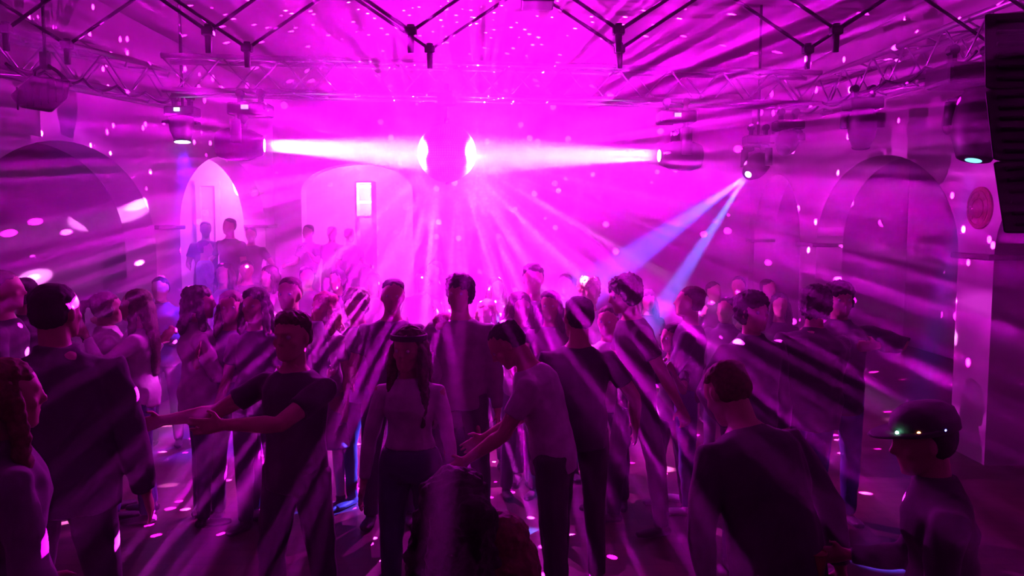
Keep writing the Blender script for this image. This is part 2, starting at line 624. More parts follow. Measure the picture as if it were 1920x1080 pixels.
def moving_head(label, top, lens, aim, size=1.0, glow=None, led=None, lens_r=0.055, group='moving head lamps on the trusses', base_w=0.34, pole=False):
    """hangs upside down: clamp, base box at the truss, yoke, tilting head with its lens at 'lens'"""
    top, lens, aim = V(top), V(lens), V(aim)
    root = thing('moving_head_light', label, 'stage light', top, group=group)
    M = Matrix.Translation(-top)
    f = (aim - lens).normalized()
    cen = lens - f * 0.21 * size                 # centre of the head
    side = f.cross(V((0, 0, 1)))
    if side.length < 0.05:
        side = V((1, 0, 0))
    side.normalize()
    upv = side.cross(f).normalized()
    # clamp
    bm = bmesh.new()
    for dx in (-0.09, 0.09):
        bm = bmesh.new()
        box(bm, (dx * size, 0, 0.02), (0.03, 0.06, 0.10))
        tube(bm, [(dx * size, -0.03, 0.06), (dx * size, 0.03, 0.06)], 0.034, 12)
        obj('clamp', bm, M_BLACK, root, smooth=False)
    zb = -0.085 * size
    if pole:
        bm = bmesh.new()
        tube(bm, [(0, 0, -0.04), (0, 0, CEIL - top.z)], 0.014, 8)
        obj('drop_pole', bm, M_BAR, root)
    bm = bmesh.new()
    box(bm, (0, 0, zb), (base_w * size, 0.26 * size, 0.11 * size))
    obj('base', bm, M_BLACKP, root, smooth=False, bevel=0.02 * size)
    if led:
        bm = bmesh.new()
        box(bm, (-0.01, -0.135 * size, zb + .01), (0.06 * size, 0.012, 0.035 * size))
        tag(obj('display', bm, led, root, smooth=False), 'glowing violet display')
    c = cen - top
    # yoke
    bm = bmesh.new()
    w = 0.165 * size
    ytop = zb - 0.055 * size
    hub = V((c.x, c.y, ytop))
    tube(bm, [V((c.x * 0.6, c.y * 0.6, ytop + 0.02)), hub - V((0, 0, 0.03 * size))], 0.06 * size, 14)
    for s_ in (-1, 1):
        a = hub + side * s_ * 0.05 * size - V((0, 0, 0.03 * size))
        b = hub + side * s_ * w - V((0, 0, 0.05 * size))
        cc = c + side * s_ * w
        loft(bm, [(a, side * 0.02 * size, f.cross(side) * 0.045 * size), (b, side * 0.025 * size, f.cross(side) * 0.05 * size)], 8)
        tube(bm, [b, cc], [0.045 * size, 0.05 * size], 10)
    obj('yoke', bm, M_BLACKP, root)
    # head
    bm = bmesh.new()
    prof = [(-0.20, 0.06), (-0.185, 0.105), (-0.10, 0.135), (0.0, 0.14), (0.09, 0.13), (0.15, 0.105), (0.20, 0.085), (0.205, 0.07)]
    loft(bm, [(c + f * a * size, side * r * size, upv * r * 1.02 * size) for a, r in prof], 20)
    obj('lamp_head', bm, M_BLACKP, root)
    # lens
    bm = bmesh.new()
    lr = lens_r
    p = c + f * 0.206 * size
    loft(bm, [(p - f * 0.01, side * (lr + 0.008), upv * (lr + 0.008)), (p + f * 0.004, side * (lr + 0.004), upv * (lr + 0.004))], 20)
    obj('lens_ring', bm, M_BLACK, root)
    bm = bmesh.new()
    loft(bm, [(p, side * lr, upv * lr), (p + f * 0.006, side * lr, upv * lr)], 20)
    ln = obj('lens', bm, glow or M_BLACK, root)
    if glow:
        tag(ln, 'glowing lens')
    return root


def hang(px, py, z=TZ, dy=0.0):
    p = at_height(px, py, z)
    return p


moving_head('moving head lamp at left of the mirror ball, firing a white beam at it',
            V((P(470, 195, 7.05).x, 7.05, TZ - .09)), LENS_L - V((0.02, 0, 0)), BALL_C, 1.0, E_WHITE, E_LED, 0.055)
moving_head('moving head lamp at right of the mirror ball, firing a white beam at it',
            V((P(1268, 200, 7.55).x, 7.55, TZ - .09)), LENS_R + V((0.02, 0, 0)), BALL_C, 1.0, E_WHITE, E_LED, 0.055)
moving_head('small moving head lamp in front of the right wall, throwing two blue beams down',
            V((P(1422, 250, 8.5).x, 8.5, P(1422, 250, 8.5).z)), LENS_B - (P(1165, 570, 7) - LENS_B).normalized() * -0.0, P(1165, 570, 7.0), 0.85, E_BLUEW, None, 0.035, pole=True)
moving_head('large black moving head lamp beside the hanging speaker, with a thin blue glowing lens',
            P(1818, 112, 5.3), LENS_D, LENS_D + V((-0.25, -0.12, -1)), 1.25, E_BLUE, None, 0.05)
moving_head('dark unlit moving head lamp hanging above the round arch of the right wall',
            P(1618, 180, 7.1), P(1614, 278, 7.1), P(1614, 278, 7.1) + V((0.1, 0.3, -1)), 0.85, None, None, 0.07)
moving_head('dim unlit moving head lamp at the far end of the right truss',
            P(1478, 222, 8.0), P(1470, 282, 7.9), P(1452, 330, 7.6), 0.8, None, None, 0.05)
moving_head('moving head lamp near the left wall with a pale violet lens pointing down',
            P(342, 196, 7.5), LENS_C, LENS_C + V((0.05, -0.10, -1)), 0.8, E_BLUEW, E_BLUEW, 0.07, pole=True)

# flood light at upper left
root = thing('flood_light', 'dark six-sided flood light under the left truss, lens turned away', 'stage light', P(78, 130, 5.9))
o0 = root.location
bm = bmesh.new()
outl = [(18, 178), (60, 141), (133, 150), (127, 184), (98, 209), (32, 198)]
fr = [P(x, y, 5.8) - o0 for x, y in outl]
cc = sum(fr, V()) / 6
f0 = [bm.verts.new(p) for p in fr]
f1 = [bm.verts.new(cc + (p - cc) * 0.9 + V((-0.17, 0.3, 0.02))) for p in fr]
bm.faces.new(f0)
bm.faces.new(f1[::-1])
for i in range(6):
    bm.faces.new((f0[i], f0[(i + 1) % 6], f1[(i + 1) % 6], f1[i]))
obj('housing', bm, M_BLACKP, root, smooth=False, bevel=0.015)
bm = bmesh.new()
for k in range(7):
    t = (k + 1) / 8
    a = fr[0].lerp(fr[5], 0.1) * (1 - t) + fr[2].lerp(fr[3], 0.2) * t + V((0, -0.006, 0))
    box(bm, a + V((0, 0, -0.03)), (0.008, 0.012, 0.16))
obj('cooling_fins', bm, M_BLACK, root, smooth=False)
bm = bmesh.new()
tube(bm, [V((-0.1, 0.1, -0.16)), V((-0.08, 0.05, 0)), V((0.0, 0.05, 0.05)), V((0.08, 0.05, 0)), V((0.16, 0.1, -0.1))], 0.014, 8)
obj('bracket', bm, M_BLACK, root)
bm = bmesh.new()
box(bm, (0, 0.05, 0.07), (0.05, 0.06, 0.12))
tube(bm, [(0, 0.05, 0.05), (0, 0.05, CEIL - o0.z)], 0.012, 8)
obj('clamp', bm, M_BLACK, root, smooth=False)

# hanging speaker at the right edge
root = thing('hanging_speaker', 'tall black loudspeaker stack at the right edge, in front of everything', 'loudspeaker', (0, 0, 0))
yy = 2.0
pts = [(1845, 22), (1846, 165), (1861, 300), (1881, 437)]
for (x0, y0), (x1, y1) in zip(pts, pts[1:]):
    a, b = P(x0, y0, yy), P(x1, y1, yy)
    wdt = 0.62
    bm = bmesh.new()
    n = [V((a.x, yy, a.z - .004)), V((a.x + wdt, yy + .1, a.z + .05)), V((b.x + wdt, yy + .1, b.z)), V((b.x, yy, b.z))]
    fr_ = [bm.verts.new(p) for p in n]
    bk = [bm.verts.new(p + V((0.40, 0.45, 0))) for p in n]
    bm.faces.new(fr_)
    bm.faces.new(bk[::-1])
    for i in range(4):
        bm.faces.new((fr_[i], fr_[(i + 1) % 4], bk[(i + 1) % 4], bk[i]))
    cab = obj('cabinet', bm, M_BLACKP, root, smooth=False, bevel=0.006)
    bm = bmesh.new()
    for k in range(6):
        t = (k + .7) / 6.5
        q0 = n[0].lerp(n[3], t) + V((0.03, -0.006, 0))
        q1 = n[1].lerp(n[2], t) + V((-0.03, -0.006, 0))
        tube(bm, [q0, q1], 0.006, 6)
    g = obj('grille', bm, M_BLACK, cab)
bm = bmesh.new()
pa = P(1845, 22, yy)
tube(bm, [pa + V((0.3, 0.2, 0.02)), V((pa.x + .3, yy + .2, CEIL))], 0.012, 8)
obj('chain', bm, M_BLACK, root)

# cables sagging along the trusses
def cable(A, B, label, sag=0.07, n=40, r=0.011):
    bm = bmesh.new()
    A, B = V(A), V(B)
    pts = []
    for i in range(n + 1):
        t = i / n
        pts.append(A.lerp(B, t) + V((0.012 * math.sin(23 * t), 0, -sag * abs(math.sin(PI * t * 5)))))
    tube(bm, pts, r, 6)
    tag(obj('power_cable', bm, M_BLACK), label, 'cable', 'power cables on the trusses')


cable(tr0 + V((-.04, 0, .03)), tr1 + V((-.04, 0, .03)), 'black power cable looping along the right truss')
cable(tl0 + V((.04, 0, .03)), tl1 + V((.04, 0, .03)), 'black power cable looping along the left truss')

# ------------------------------------------------------------------ folding lattice under the ceiling
root = thing('folding_lattice', 'dark scissor lattice of thin bars hanging under the ceiling', 'lattice frame', P(770, 75, 5.2))
o0 = root.location.copy()
NEAR = [(-370, 50), (10, 45), (390, 50), (770, 50), (1160, 48), (1568, 48), (1975, 45)]
FAR = [(-215, 76), (125, 76), (463, 82), (806, 85), (1162, 84), (1515, 85), (1870, 84)]
for row, d in ((NEAR, 5.2), (FAR, 5.8)):
    top = []
    for px, py in row:
        p = P(px, py, d)
        bm = bmesh.new()
        tube(bm, [p + V((0, 0, 0.012)) - o0, p + V((0, 0, -0.165)) - o0], [0.024, 0.020], 12)
        pp = obj('post', bm, M_BAR, root)
        bm = bmesh.new()
        box(bm, p - o0 + V((0, 0, -0.03)), (0.075, 0.06, 0.055))
        obj('bracket', bm, M_BAR, root, smooth=False, bevel=0.008)
    ps = [P(a, b, d) + V((0, 0, -0.03)) for a, b in row]
    zt = 4.25
    for i in range(len(ps) - 1):
        a, b = ps[i], ps[i + 1]
        for s_, e_ in ((a, b), (b, a)):
            bm = bmesh.new()
            e2 = V((e_.x, e_.y, zt))
            dd = 0.012 if s_ is a else -0.012
            tube(bm, [s_ - o0 + V((0, dd, 0)), e2 - o0 + V((0, dd, 0))], 0.0125, 8)
            obj('bar', bm, M_BAR, root)
    bm = bmesh.new()
    tube(bm, [V((ps[0].x, d, zt)) - o0, V((ps[-1].x, d, zt)) - o0], 0.015, 8)
    obj('top_rail', bm, M_BAR, root)
for i in range(len(NEAR)):
    a = P(*NEAR[i], 5.2)
    bm = bmesh.new()
    tube(bm, [V((a.x, a.y, 4.25)) - o0, V((P(*FAR[i], 5.8).x, 5.8, 4.25)) - o0], 0.012, 8)
    tube(bm, [V((a.x, a.y, 4.24)) - o0, V((a.x, a.y, CEIL)) - o0], 0.012, 8)
    obj('hanger', bm, M_BAR, root)

# projector at the top of the frame
p = P(1008, 14, 5.5)
root = thing('projector', 'dark flat box hanging under the ceiling at the top edge of the picture', 'projector', p)
bm = bmesh.new()
box(bm, (0, 0, 0.06), (0.22, 0.25, 0.10))
obj('housing', bm, M_BLACKP, root, smooth=False, bevel=0.012)
bm = bmesh.new()
tube(bm, [(0, 0.1, 0.055), (0, 0.15, 0.055)], 0.03, 14)
obj('lens', bm, M_BLACK, root)
bm = bmesh.new()
tube(bm, [(0, 0, 0.1), (0, 0, CEIL - p.z)], 0.015, 8)
obj('mounting_pole', bm, M_BLACK, root)

# ------------------------------------------------------------------ things on the walls
# round plaque on the right pillar
def disc(name, c, r, m, label, cat, t=0.03, kind=None, rings=True):
    root = thing(name, label, cat, c)
    bm = bmesh.new()
    sx = V((0, 1, 0))
    uz = V((0, 0, 1))
    loft(bm, [(V((0, 0, 0)), sx * r, uz * r), (V((-t * .6, 0, 0)), sx * r, uz * r), (V((-t, 0, 0)), sx * r * .93, uz * r * .93)], 36)
    obj('plate', bm, m, root, smooth=False)
    if rings:
        for q, nm in ((0.8, 'rim'), (0.45, 'boss')):
            bm = bmesh.new()
            pts = [V((-t, math.cos(a) * r * q, math.sin(a) * r * q)) for a in [2 * PI * k / 32 for k in range(33)]]
            tube(bm, pts, 0.008, 6)
            obj(nm, bm, m, root)
        bm = bmesh.new()
        for k in range(8):
            a = 2 * PI * k / 8
            ball(bm, (-t, math.cos(a) * r * .62, math.sin(a) * r * .62), (0.006, 0.022, 0.022))
        obj('relief', bm, m, root)
    return root


disc('wall_plaque', V((WX, P(1836, 390, 7.2).y, P(1836, 390, 7.2).z)), 0.19, M_PLAQUE,
     'round dark red plaque on the right pillar beside the hanging speaker', 'plaque')
disc('wall_vent', V((WX, 7.75, P(1765, 228, 7.75).z)), 0.13, mat('grey_vent', (.3, .26, .27), .8),
     'faint round vent high on the right wall, left of the large moving head', 'vent', rings=False)
# wall lamp seen through the far left arch
p = P(446, 338, 13.8)
root = thing('wall_lamp', 'tall glowing oval lamp seen through the far left arch', 'lamp', p)
bm = bmesh.new()
ball(bm, (0, 0, 0), (0.085, 0.085, 0.26), n=16)
obj('lamp_shade', bm, E_LAMP, root)
bm = bmesh.new()
tube(bm, [(0, 0, 0.25), (0, 0.1, 0.3), (0, BY - p.y, 0.3)], 0.012, 8)
tube(bm, [(0, BY - p.y - 0.03, 0.3), (0, BY - p.y, 0.3)], 0.05, 12)
obj('bracket', bm, M_BLACK, root)
p = P(475, 356, 13.8)
root = thing('wall_lamp', 'small glowing lamp just right of the tall oval lamp', 'lamp', p)
bm = bmesh.new()
ball(bm, (0, 0, 0), (0.045, 0.045, 0.085), n=14)
obj('lamp_shade', bm, E_LAMP, root)
bm = bmesh.new()
tube(bm, [(0, 0, 0.08), (0, BY - p.y, 0.1)], 0.01, 8)
obj('bracket', bm, M_BLACK, root)
# door frame in the aisle behind the far left arch
bm = bmesh.new()
a, b = P(372, 344, 14.15), P(408, 344, 14.15)
for x in (a.x, b.x):
    box(bm, (x, 14.14, a.z / 2), (0.08, 0.08, a.z))
box(bm, ((a.x + b.x) / 2, 14.14, a.z), (b.x - a.x + .1, 0.1, 0.09))
tag(obj('trim_20', bm, M_PLASTER, smooth=False), kind='structure')
# lit cabinet in the back room
p = P(686, 400, 14.9)
root = thing('display_cabinet', 'narrow cabinet with glowing shelves seen through the back arch', 'cabinet', (p.x, p.y, 0.0))
bm = bmesh.new()
zt = P(686, 342, 14.9).z
box(bm, (0, 0.18, zt / 2), (0.30, 0.03, zt))
for s_ in (-1, 1):
    box(bm, (s_ * 0.15, 0, zt / 2), (0.03, 0.36, zt))
box(bm, (0, 0, zt), (0.33, 0.36, 0.03))
box(bm, (0, 0, 0.05), (0.30, 0.36, 0.1))
obj('body', bm, M_PLASTER, root, smooth=False)
for py in (350, 379, 407):
    bm = bmesh.new()
    box(bm, (0, -0.05, P(686, py, 14.9).z), (0.26, 0.2, 0.035))
    tag(obj('shelf', bm, E_LAMP if py < 400 else M_PLASTER, root, smooth=False), 'glowing shelf' if py < 400 else None)

# ------------------------------------------------------------------ people
TSC = bpy.data.scenes.new('shaping')


def remesh(bm, voxel, smooth=3, noise_amp=0.0, noise_scale=30.0, thick_noise=0.0):
    me = bpy.data.meshes.new('shape')
    bm.to_mesh(me)
    bm.free()
    o = bpy.data.objects.new('shape', me)
    TSC.collection.objects.link(o)
    m = o.modifiers.new('r', 'REMESH')
    m.mode = 'VOXEL'
    m.voxel_size = voxel
    m.use_smooth_shade = True
    if smooth:
        s_ = o.modifiers.new('s', 'SMOOTH')
        s_.factor = 0.5
        s_.iterations = smooth
    with bpy.context.temp_override(scene=TSC, view_layer=TSC.view_layers[0]):
        dg = bpy.context.evaluated_depsgraph_get()
    dg.update()
    out = bpy.data.meshes.new_from_object(o.evaluated_get(dg))
    bpy.data.objects.remove(o)
    bpy.data.meshes.remove(me)
    if noise_amp:
        n_ = len(out.vertices)
        co = np.empty(n_ * 3, dtype=np.float32)
        no = np.empty(n_ * 3, dtype=np.float32)
        out.vertices.foreach_get('co', co)
        out.vertex_normals.foreach_get('vector', no)
        co = co.reshape(-1, 3)
        no = no.reshape(-1, 3)
        x, y, z = (co * noise_scale * 2.4).T
        q = np.sin(x + 1.7 * np.sin(y * .8 + 1)) * np.sin(y * 1.1 + 1.3 * np.sin(z)) * np.cos(z * .9 + np.sin(x * 1.3))
        q = q + .6 * np.sin(x * .37 + 1.1 * np.sin(z * .41)) * np.cos(y * .43 + z * .31)
        co = co + no * (noise_amp * q)[:, None]
        out.vertices.foreach_set('co', co.astype(np.float32).ravel())
        out.update()
    out.polygons.foreach_set('use_smooth', [True] * len(out.polygons))
    return out


def link(name, me, mtl, parent):
    me.name = name
    me.materials.clear()
    me.materials.append(mtl)
    o = bpy.data.objects.new(name, me)
    COL.objects.link(o)
    o.parent = parent
    return o


MC = {}


def cloth(col, rough=0.85):
    k = (col, rough)
    if k not in MC:
        MC[k] = mat('cloth', col, rough, noise_amt=0.18, noise_scale=14, bump=0.35, sheen=0.15)
    return MC[k]


def skin(col=(0.55, 0.34, 0.27)):
    k = ('s', col)
    if k not in MC:
        MC[k] = mat('skin', col, 0.5, noise_amt=0.05, noise_scale=25)
    return MC[k]


def hairm(col):
    k = ('h', col)
    if k not in MC:
        m = mat('hair', col, 0.75, noise_amt=0.35, noise_scale=60, bump=0.4)
        MC[k] = m
    return MC[k]


def rotm(axis, deg):
    return Matrix.Rotation(math.radians(deg), 3, axis)


DOWN = ((0.18, -0.03, -1), (0.10, 0.18, -1))
PR = random.Random(11)
POSES = [DOWN, ((.25, .15, -.95), (-.1, .9, -.1)), ((.3, .3, -.9), (-.2, .6, .75)), ((.2, .1, -1), (.1, .5, -.8)),
         ((.55, .1, -.8), (-.3, .5, -.7)), ((.3, -.1, -.95), (.2, .3, -.9)), ((.5, .5, -.6), (.0, .5, .85)), ((.2, .35, -.9), (-.45, .8, .1))]
M_EYE = mat('eye', (0.7, 0.7, 0.7), 0.2, noise_amt=0)


def person(px, py, h, face, label, d=None, lean=0, tilt=0, bend=0, nod=0, turn=0, roll=0,
           ar=None, al=None, lr=None, ll=None, fem=False, girth=1.0, top=('tee', (0.03, 0.03, 0.035)),
           legs=('jeans', (0.03, 0.035, 0.06)), hair=('short', (0.03, 0.02, 0.015)), shoes=(0.03, 0.03, 0.03),
           voxel=0.012, extra=(), z0=0.0, group=None, fist=False, _fit=0):
    """px, py: pixel of the top of the head; face: turn about the vertical, 0 = back to us, 180 = facing us, 90 = facing left"""
    ar = ar or PR.choice(POSES)
    al = al or PR.choice(POSES)
    if lr is None and PR.random() < .6:
        k_ = PR.uniform(.05, .2)
        lr = ((.07, k_, -1), (.03, -.12 + k_ * .2, -1))
        ll = ll or ((.07, -k_ * .6, -1), (.03, -k_ * .8, -1))
    _args = dict(locals())
    _args.pop('k_', None)
    s = h / 1.75
    X, Y, Z = V((1, 0, 0)), V((0, 1, 0)), V((0, 0, 1))
    # --- skeleton in the figure's own frame (x right, y forward)
    lr = lr or ((0.06, 0.02, -1), (0.02, -0.04, -1))
    ll = ll or ((0.06, 0.02, -1), (0.02, -0.04, -1))

    def dv(t, sgn):
        return V((t[0] * sgn, t[1], t[2])).normalized()
    sh = 0.165 if fem else 0.185
    hipw = 0.092
    pel = V((0, 0, 0))
    J = {}
    for sgn, leg, nm in ((1, lr, 'r'), (-1, ll, 'l')):
        hip = pel + V((sgn * hipw * s, 0, -0.03 * s))
        knee = hip + dv(leg[0], sgn) * 0.43 * s
        ank = knee + dv(leg[1], sgn) * 0.425 * s
        J[nm] = (hip, knee, ank)
    low = min(J['r'][2].z, J['l'][2].z)
    lift = V((0, 0, -low + 0.085 * s))
    pel = pel + lift
    for k_ in J:
        J[k_] = tuple(p + lift for p in J[k_])
    # spine
    RT = rotm('Y', tilt)

    def fr_at(q):
        R = rotm('X', -(lean * 1.0 + bend * q)) @ RT
        return R @ X, R @ Y, R @ Z
    hts = [-0.10, -0.04, 0.02, 0.09, 0.16, 0.24, 0.32, 0.40, 0.455, 0.495, 0.52]
    if fem:
        rx = [.12, .168, .175, .150, .122, .128, .142, .140, .112, .072, .056]
        ry = [.10, .122, .120, .102, .090, .095, .118, .108, .088, .070, .058]
    else:
        rx = [.12, .160, .162, .150, .142, .150, .165, .172, .138, .086, .064]
        ry = [.10, .118, .116, .106, .102, .108, .118, .120, .098, .076, .062]
    spine = []
    p = pel + V((0, 0, -0.10 * s))
    prev = -0.10
    for hh, a, b in zip(hts, rx, ry):
        q = min(1, max(0, hh / 0.45))
        r_, f_, u_ = fr_at(q)
        p = p + u_ * (hh - prev) * s
        prev = hh
        spine.append((p.copy(), r_, f_, u_, a * s * girth, b * s * girth))
    r1, f1, u1 = fr_at(1.0)
    chest = spine[8][0] - u1 * 0.045 * s
    # neck, head
    nb = spine[-1][0]
    RH = rotm('X', -(lean + bend) * 0.75 - nod) @ RT @ rotm('Z', turn) @ rotm('Y', roll)
    hr, hf, hu = RH @ X, RH @ Y, RH @ Z
    hb = nb + (u1 * 0.6 + hu * 0.4) * 0.03 * s + f1 * 0.015 * s   # base of the head (chin height)
    hs = s * (0.98 if fem else 1.0) * 0.5 + 0.5                   # head scales less than height
    hs *= 1.0

    def H(x, y, z):
        return hb + (hr * x + hf * y + hu * z) * hs
    arms = {}
    for sgn, arm, nm in ((1, ar, 'r'), (-1, al, 'l')):
        shp = chest + r1 * sgn * sh * s * (0.5 + girth / 2)

        def tf(t):
            t = V(t).normalized()
            return (r1 * t.x * sgn + f1 * t.y + u1 * t.z).normalized()
        du, df = tf(arm[0]), tf(arm[1])
        el = shp + du * 0.285 * s
        wr = el + df * 0.25 * s
        dh = tf(arm[2]) if len(arm) > 2 else (df * 0.9 + tf((0, 0.25, -0.1)) * 0.15).normalized()
        arms[nm] = (shp, el, wr, du, df, dh)
    # --- placing: the head goes where the picture has it
    RZ = rotm('Z', face)
    ht = RZ @ H(0, -0.01, 0.235)
    if d is not None and not _fit:
        kw = dict(_args)
        kw.update(h=h * (P(px, py, d).z - z0) / ht.z, _fit=1)
        return person(**kw)
    if d is None:
        d = 4.0
        for _ in range(12):
            zz = P(px, py, d).z
            d = d * (CAM_H - (ht.z + z0)) / max(1e-3, (CAM_H - zz)) if CAM_H - zz > .01 else d
    tgt = P(px, py, d)
    zfix = z0
    # --- skin body
    bm = bmesh.new()
    k_ = 0.93
    loft(bm, [(p, r_ * a * k_, f_ * b * k_) for p, r_, f_, u_, a, b in spine], 18)
    tube(bm, [nb - u1 * 0.05 * s, H(0, -0.02, 0.02), H(0, -0.02, 0.08)], [0.062 * s, 0.056 * s, 0.056 * s], 14)
    hd = [(0, .062, .024, .022), (.012, .052, .042, .040), (.035, .030, .055, .066), (.06, .014, .062, .083), (.09, .004, .069, .092),
          (.12, 0, .074, .096), (.155, -.006, .076, .099), (.185, -.010, .070, .090), (.208, -.012, .052, .068), (.222, -.012, .024, .030)]
    loft(bm, [(H(0, cy_, z), hr * a * hs, hf * b * hs) for z, cy_, a, b in hd], 20)
    tube(bm, [H(0, .092, .130), H(0, .104, .108), H(0, .114, .094), H(0, .096, .085)], [.008 * hs, .011 * hs, .014 * hs, .010 * hs], 8)
    tube(bm, [H(-.045, .078, .138), H(0, .096, .136), H(.045, .078, .138)], .009 * hs, 8)
    tube(bm, [H(-.022, .086, .058), H(0, .095, .060), H(.022, .086, .058)], .007 * hs, 8)
    tube(bm, [H(-.018, .084, .047), H(0, .093, .048), H(.018, .084, .047)], .007 * hs, 8)
    ball(bm, H(0, .080, .018), .018 * hs)
    for sg in (-1, 1):
        ball(bm, H(sg * .040, .062, .088), .024 * hs)
        RM = Matrix((hr, hf, hu)).transposed()
        ball(bm, H(sg * .079, -.004, .104), (.009 * hs, .020 * hs, .032 * hs), RM)
    for nm, sgn in (('r', 1), ('l', -1)):
        shp, el, wr, du, df, dh = arms[nm]
        af = 0.86 if fem else 1.0
        tube(bm, [chest + r1 * sgn * 0.09 * s, shp, shp.lerp(el, .35), el, el.lerp(wr, .25), el.lerp(wr, .7), wr],
             [x * s * af for x in (.06, .056, .050, .040, .043, .032, .026)], 12)
        # hand: palm, four fingers, thumb
        back = dh.cross(r1 * sgn)
        if back.length < .2:
            back = dh.cross(f1)
        back.normalize()
        wide = dh.cross(back).normalized()
        if wide.dot(f1) < 0:
            wide = -wide                      # thumb side faces forward
        curl = 0.9 if fist else 0.28
        inner = -r1 * sgn
        palm_n = (inner - dh * inner.dot(dh))
        palm_n = palm_n.normalized() if palm_n.length > .1 else back
        wide = palm_n.cross(dh).normalized()
        if wide.dot(f1 + u1 * .3) < 0:
            wide = -wide
        loft(bm, [(wr - dh * .01 * s, wide * .027 * s, palm_n * .019 * s), (wr + dh * .03 * s, wide * .036 * s, palm_n * .017 * s),
                  (wr + dh * .075 * s, wide * .042 * s, palm_n * .015 * s), (wr + dh * .09 * s, wide * .038 * s, palm_n * .012 * s)], 12)
        for i, (off, ln) in enumerate(((.031, .072), (.0105, .080), (-.0105, .075), (-.031, .060))):
            a0 = wr + (dh * .082 + wide * off) * s
            spread = wide * (off * 3.2)
            d1 = (dh + spread + palm_n * curl * .4).normalized()
            d2 = (dh + spread + palm_n * curl * 1.3).normalized()
            d3 = (dh * (1 - curl * .7) + spread * .6 + palm_n * curl * 2.0).normalized()
            a1 = a0 + d1 * ln * .45 * s
            a2 = a1 + d2 * ln * .32 * s
            a3 = a2 + d3 * ln * .25 * s
            tube(bm, [a0, a1, a2, a3], [.0092 * s, .0085 * s, .0080 * s, .0068 * s], 8)
        t0 = wr + (dh * .022 + wide * .026) * s
        t1 = t0 + (dh * .5 + wide * .75 + palm_n * .3).normalized() * .038 * s
        t2 = t1 + (dh * .85 + wide * .35 + palm_n * .35).normalized() * .032 * s
        tube(bm, [t0, t1, t2], [.013 * s, .0105 * s, .008 * s], 8)
    for nm in ('r', 'l'):
        hip, knee, ank = J[nm]
        tube(bm, [hip + V((0, 0, .04 * s)), hip.lerp(knee, .3), knee, knee.lerp(ank, .3), ank, ank - V((0, 0, .04 * s))],
             [x * s for x in (.080, .076, .048, .050, .034, .034)], 12)
    body = remesh(bm, voxel if voxel < .01 else voxel * .9, 2)
    root = thing('person', label, 'person', (tgt.x - ht.x, d - ht.y, zfix), math.radians(face), group)
    link('body', body, skin(), root)
    # --- eyes when the face is turned to us
    if abs(((face + turn) % 360) - 180) < 100 and d < 6.5:
        for sg in (-1, 1):
            bm = bmesh.new()
            ball(bm, H(sg * .031, .083, .119), .0115 * hs)
            obj('eye', bm, M_EYE, root)
    # --- top
    kind, col = top[0], top[1]
    loose = {'tee': 1.09, 'jacket': 1.2, 'dress': 1.05, 'crop': 1.05, 'shirt': 1.13}[kind]
    if kind != 'none':
        bm = bmesh.new()
        secs = []
        i0 = 3 if kind == 'crop' else 0
        for i, (p, r_, f_, u_, a, b) in enumerate(spine[i0:10]):
            k2 = loose
            if i + i0 == 9:
                k2 = 1.06
            if kind in ('tee', 'jacket', 'shirt') and 3 <= i <= 5:
                k2 *= 1.05
            secs.append((p, r_ * a * k2, f_ * b * k2))
        if kind in ('jacket', 'shirt', 'tee'):
            p, r_, f_, u_, a, b = spine[0]
            p1, _, _, _, a1, b1 = spine[1]
            dn = 0.0 if kind != 'jacket' else .03
            secs[0] = (p - u_ * dn * s, r_ * a1 * loose * .99, f_ * b1 * loose * .99)
        if kind == 'dress':
            p, r_, f_, u_, a, b = spine[0]
            secs = [(p - Z * .36 * s, X * .24 * s, Y * .2 * s), (p - Z * .15 * s, X * .215 * s, Y * .17 * s)] + secs
        loft(bm, secs, 20)
        for nm, sgn in (('r', 1), ('l', -1)):
            shp, el, wr, du, df, dh = arms[nm]
            g = {'tee': .066, 'shirt': .068, 'jacket': .078, 'dress': .058, 'crop': .058}[kind] * (0.9 if fem else 1)
            tube(bm, [chest + r1 * sgn * 0.08 * s - u1 * .01, shp, shp.lerp(el, .35), shp.lerp(el, .6)],
                 [.070 * s, g * s, g * s * .95, g * s * .93], 14)
            if kind in ('jacket', 'shirt') or 'long' in extra:
                tube(bm, [shp.lerp(el, .5), el, el.lerp(wr, .3), el.lerp(wr, .92)],
                     [g * s * .93, g * s * .82, g * s * .78, g * s * .6], 14)
        if kind == 'jacket':
            tube(bm, [nb - u1 * .05 * s, nb + u1 * .012 * s], [.098 * s, .078 * s], 16)
        tm = remesh(bm, max(voxel, .011), 3, 0.006 * (1.6 if kind == 'jacket' else 1), 9)
        link({'tee': 't_shirt', 'jacket': 'jacket', 'dress': 'dress', 'crop': 'crop_top', 'shirt': 'shirt'}[kind], tm, cloth(col), root)
    # --- trousers
    if legs and kind != 'dress':
        bm = bmesh.new()
        loft(bm, [(p, r_ * a * 1.06, f_ * b * 1.06) for p, r_, f_, u_, a, b in spine[0:4]], 18)
        for nm in ('r', 'l'):
            hip, knee, ank = J[nm]
            wide_ = 1.0 if legs[0] == 'jeans' else (0.86 if legs[0] == 'skinny' else 1.22)
            end = knee.lerp(ank, .45) if legs[0] == 'shorts' else ank - V((0, 0, .02 * s))
            if legs[0] == 'shorts':
                end = knee
                tube(bm, [hip + V((0, 0, .03 * s)), hip.lerp(knee, .3), end], [.098 * s, .096 * s, .08 * s], 14)
            else:
                tube(bm, [hip + V((0, 0, .03 * s)), hip.lerp(knee, .3), knee, knee.lerp(ank, .35), end],
                     [x * s * (1 + (wide_ - 1) * k3) for x, k3 in ((.096, .5), (.092, .8), (.068, 1), (.066, 1), (.052, 1))], 14)
        tm = remesh(bm, max(voxel, .011), 3, 0.005, 11)
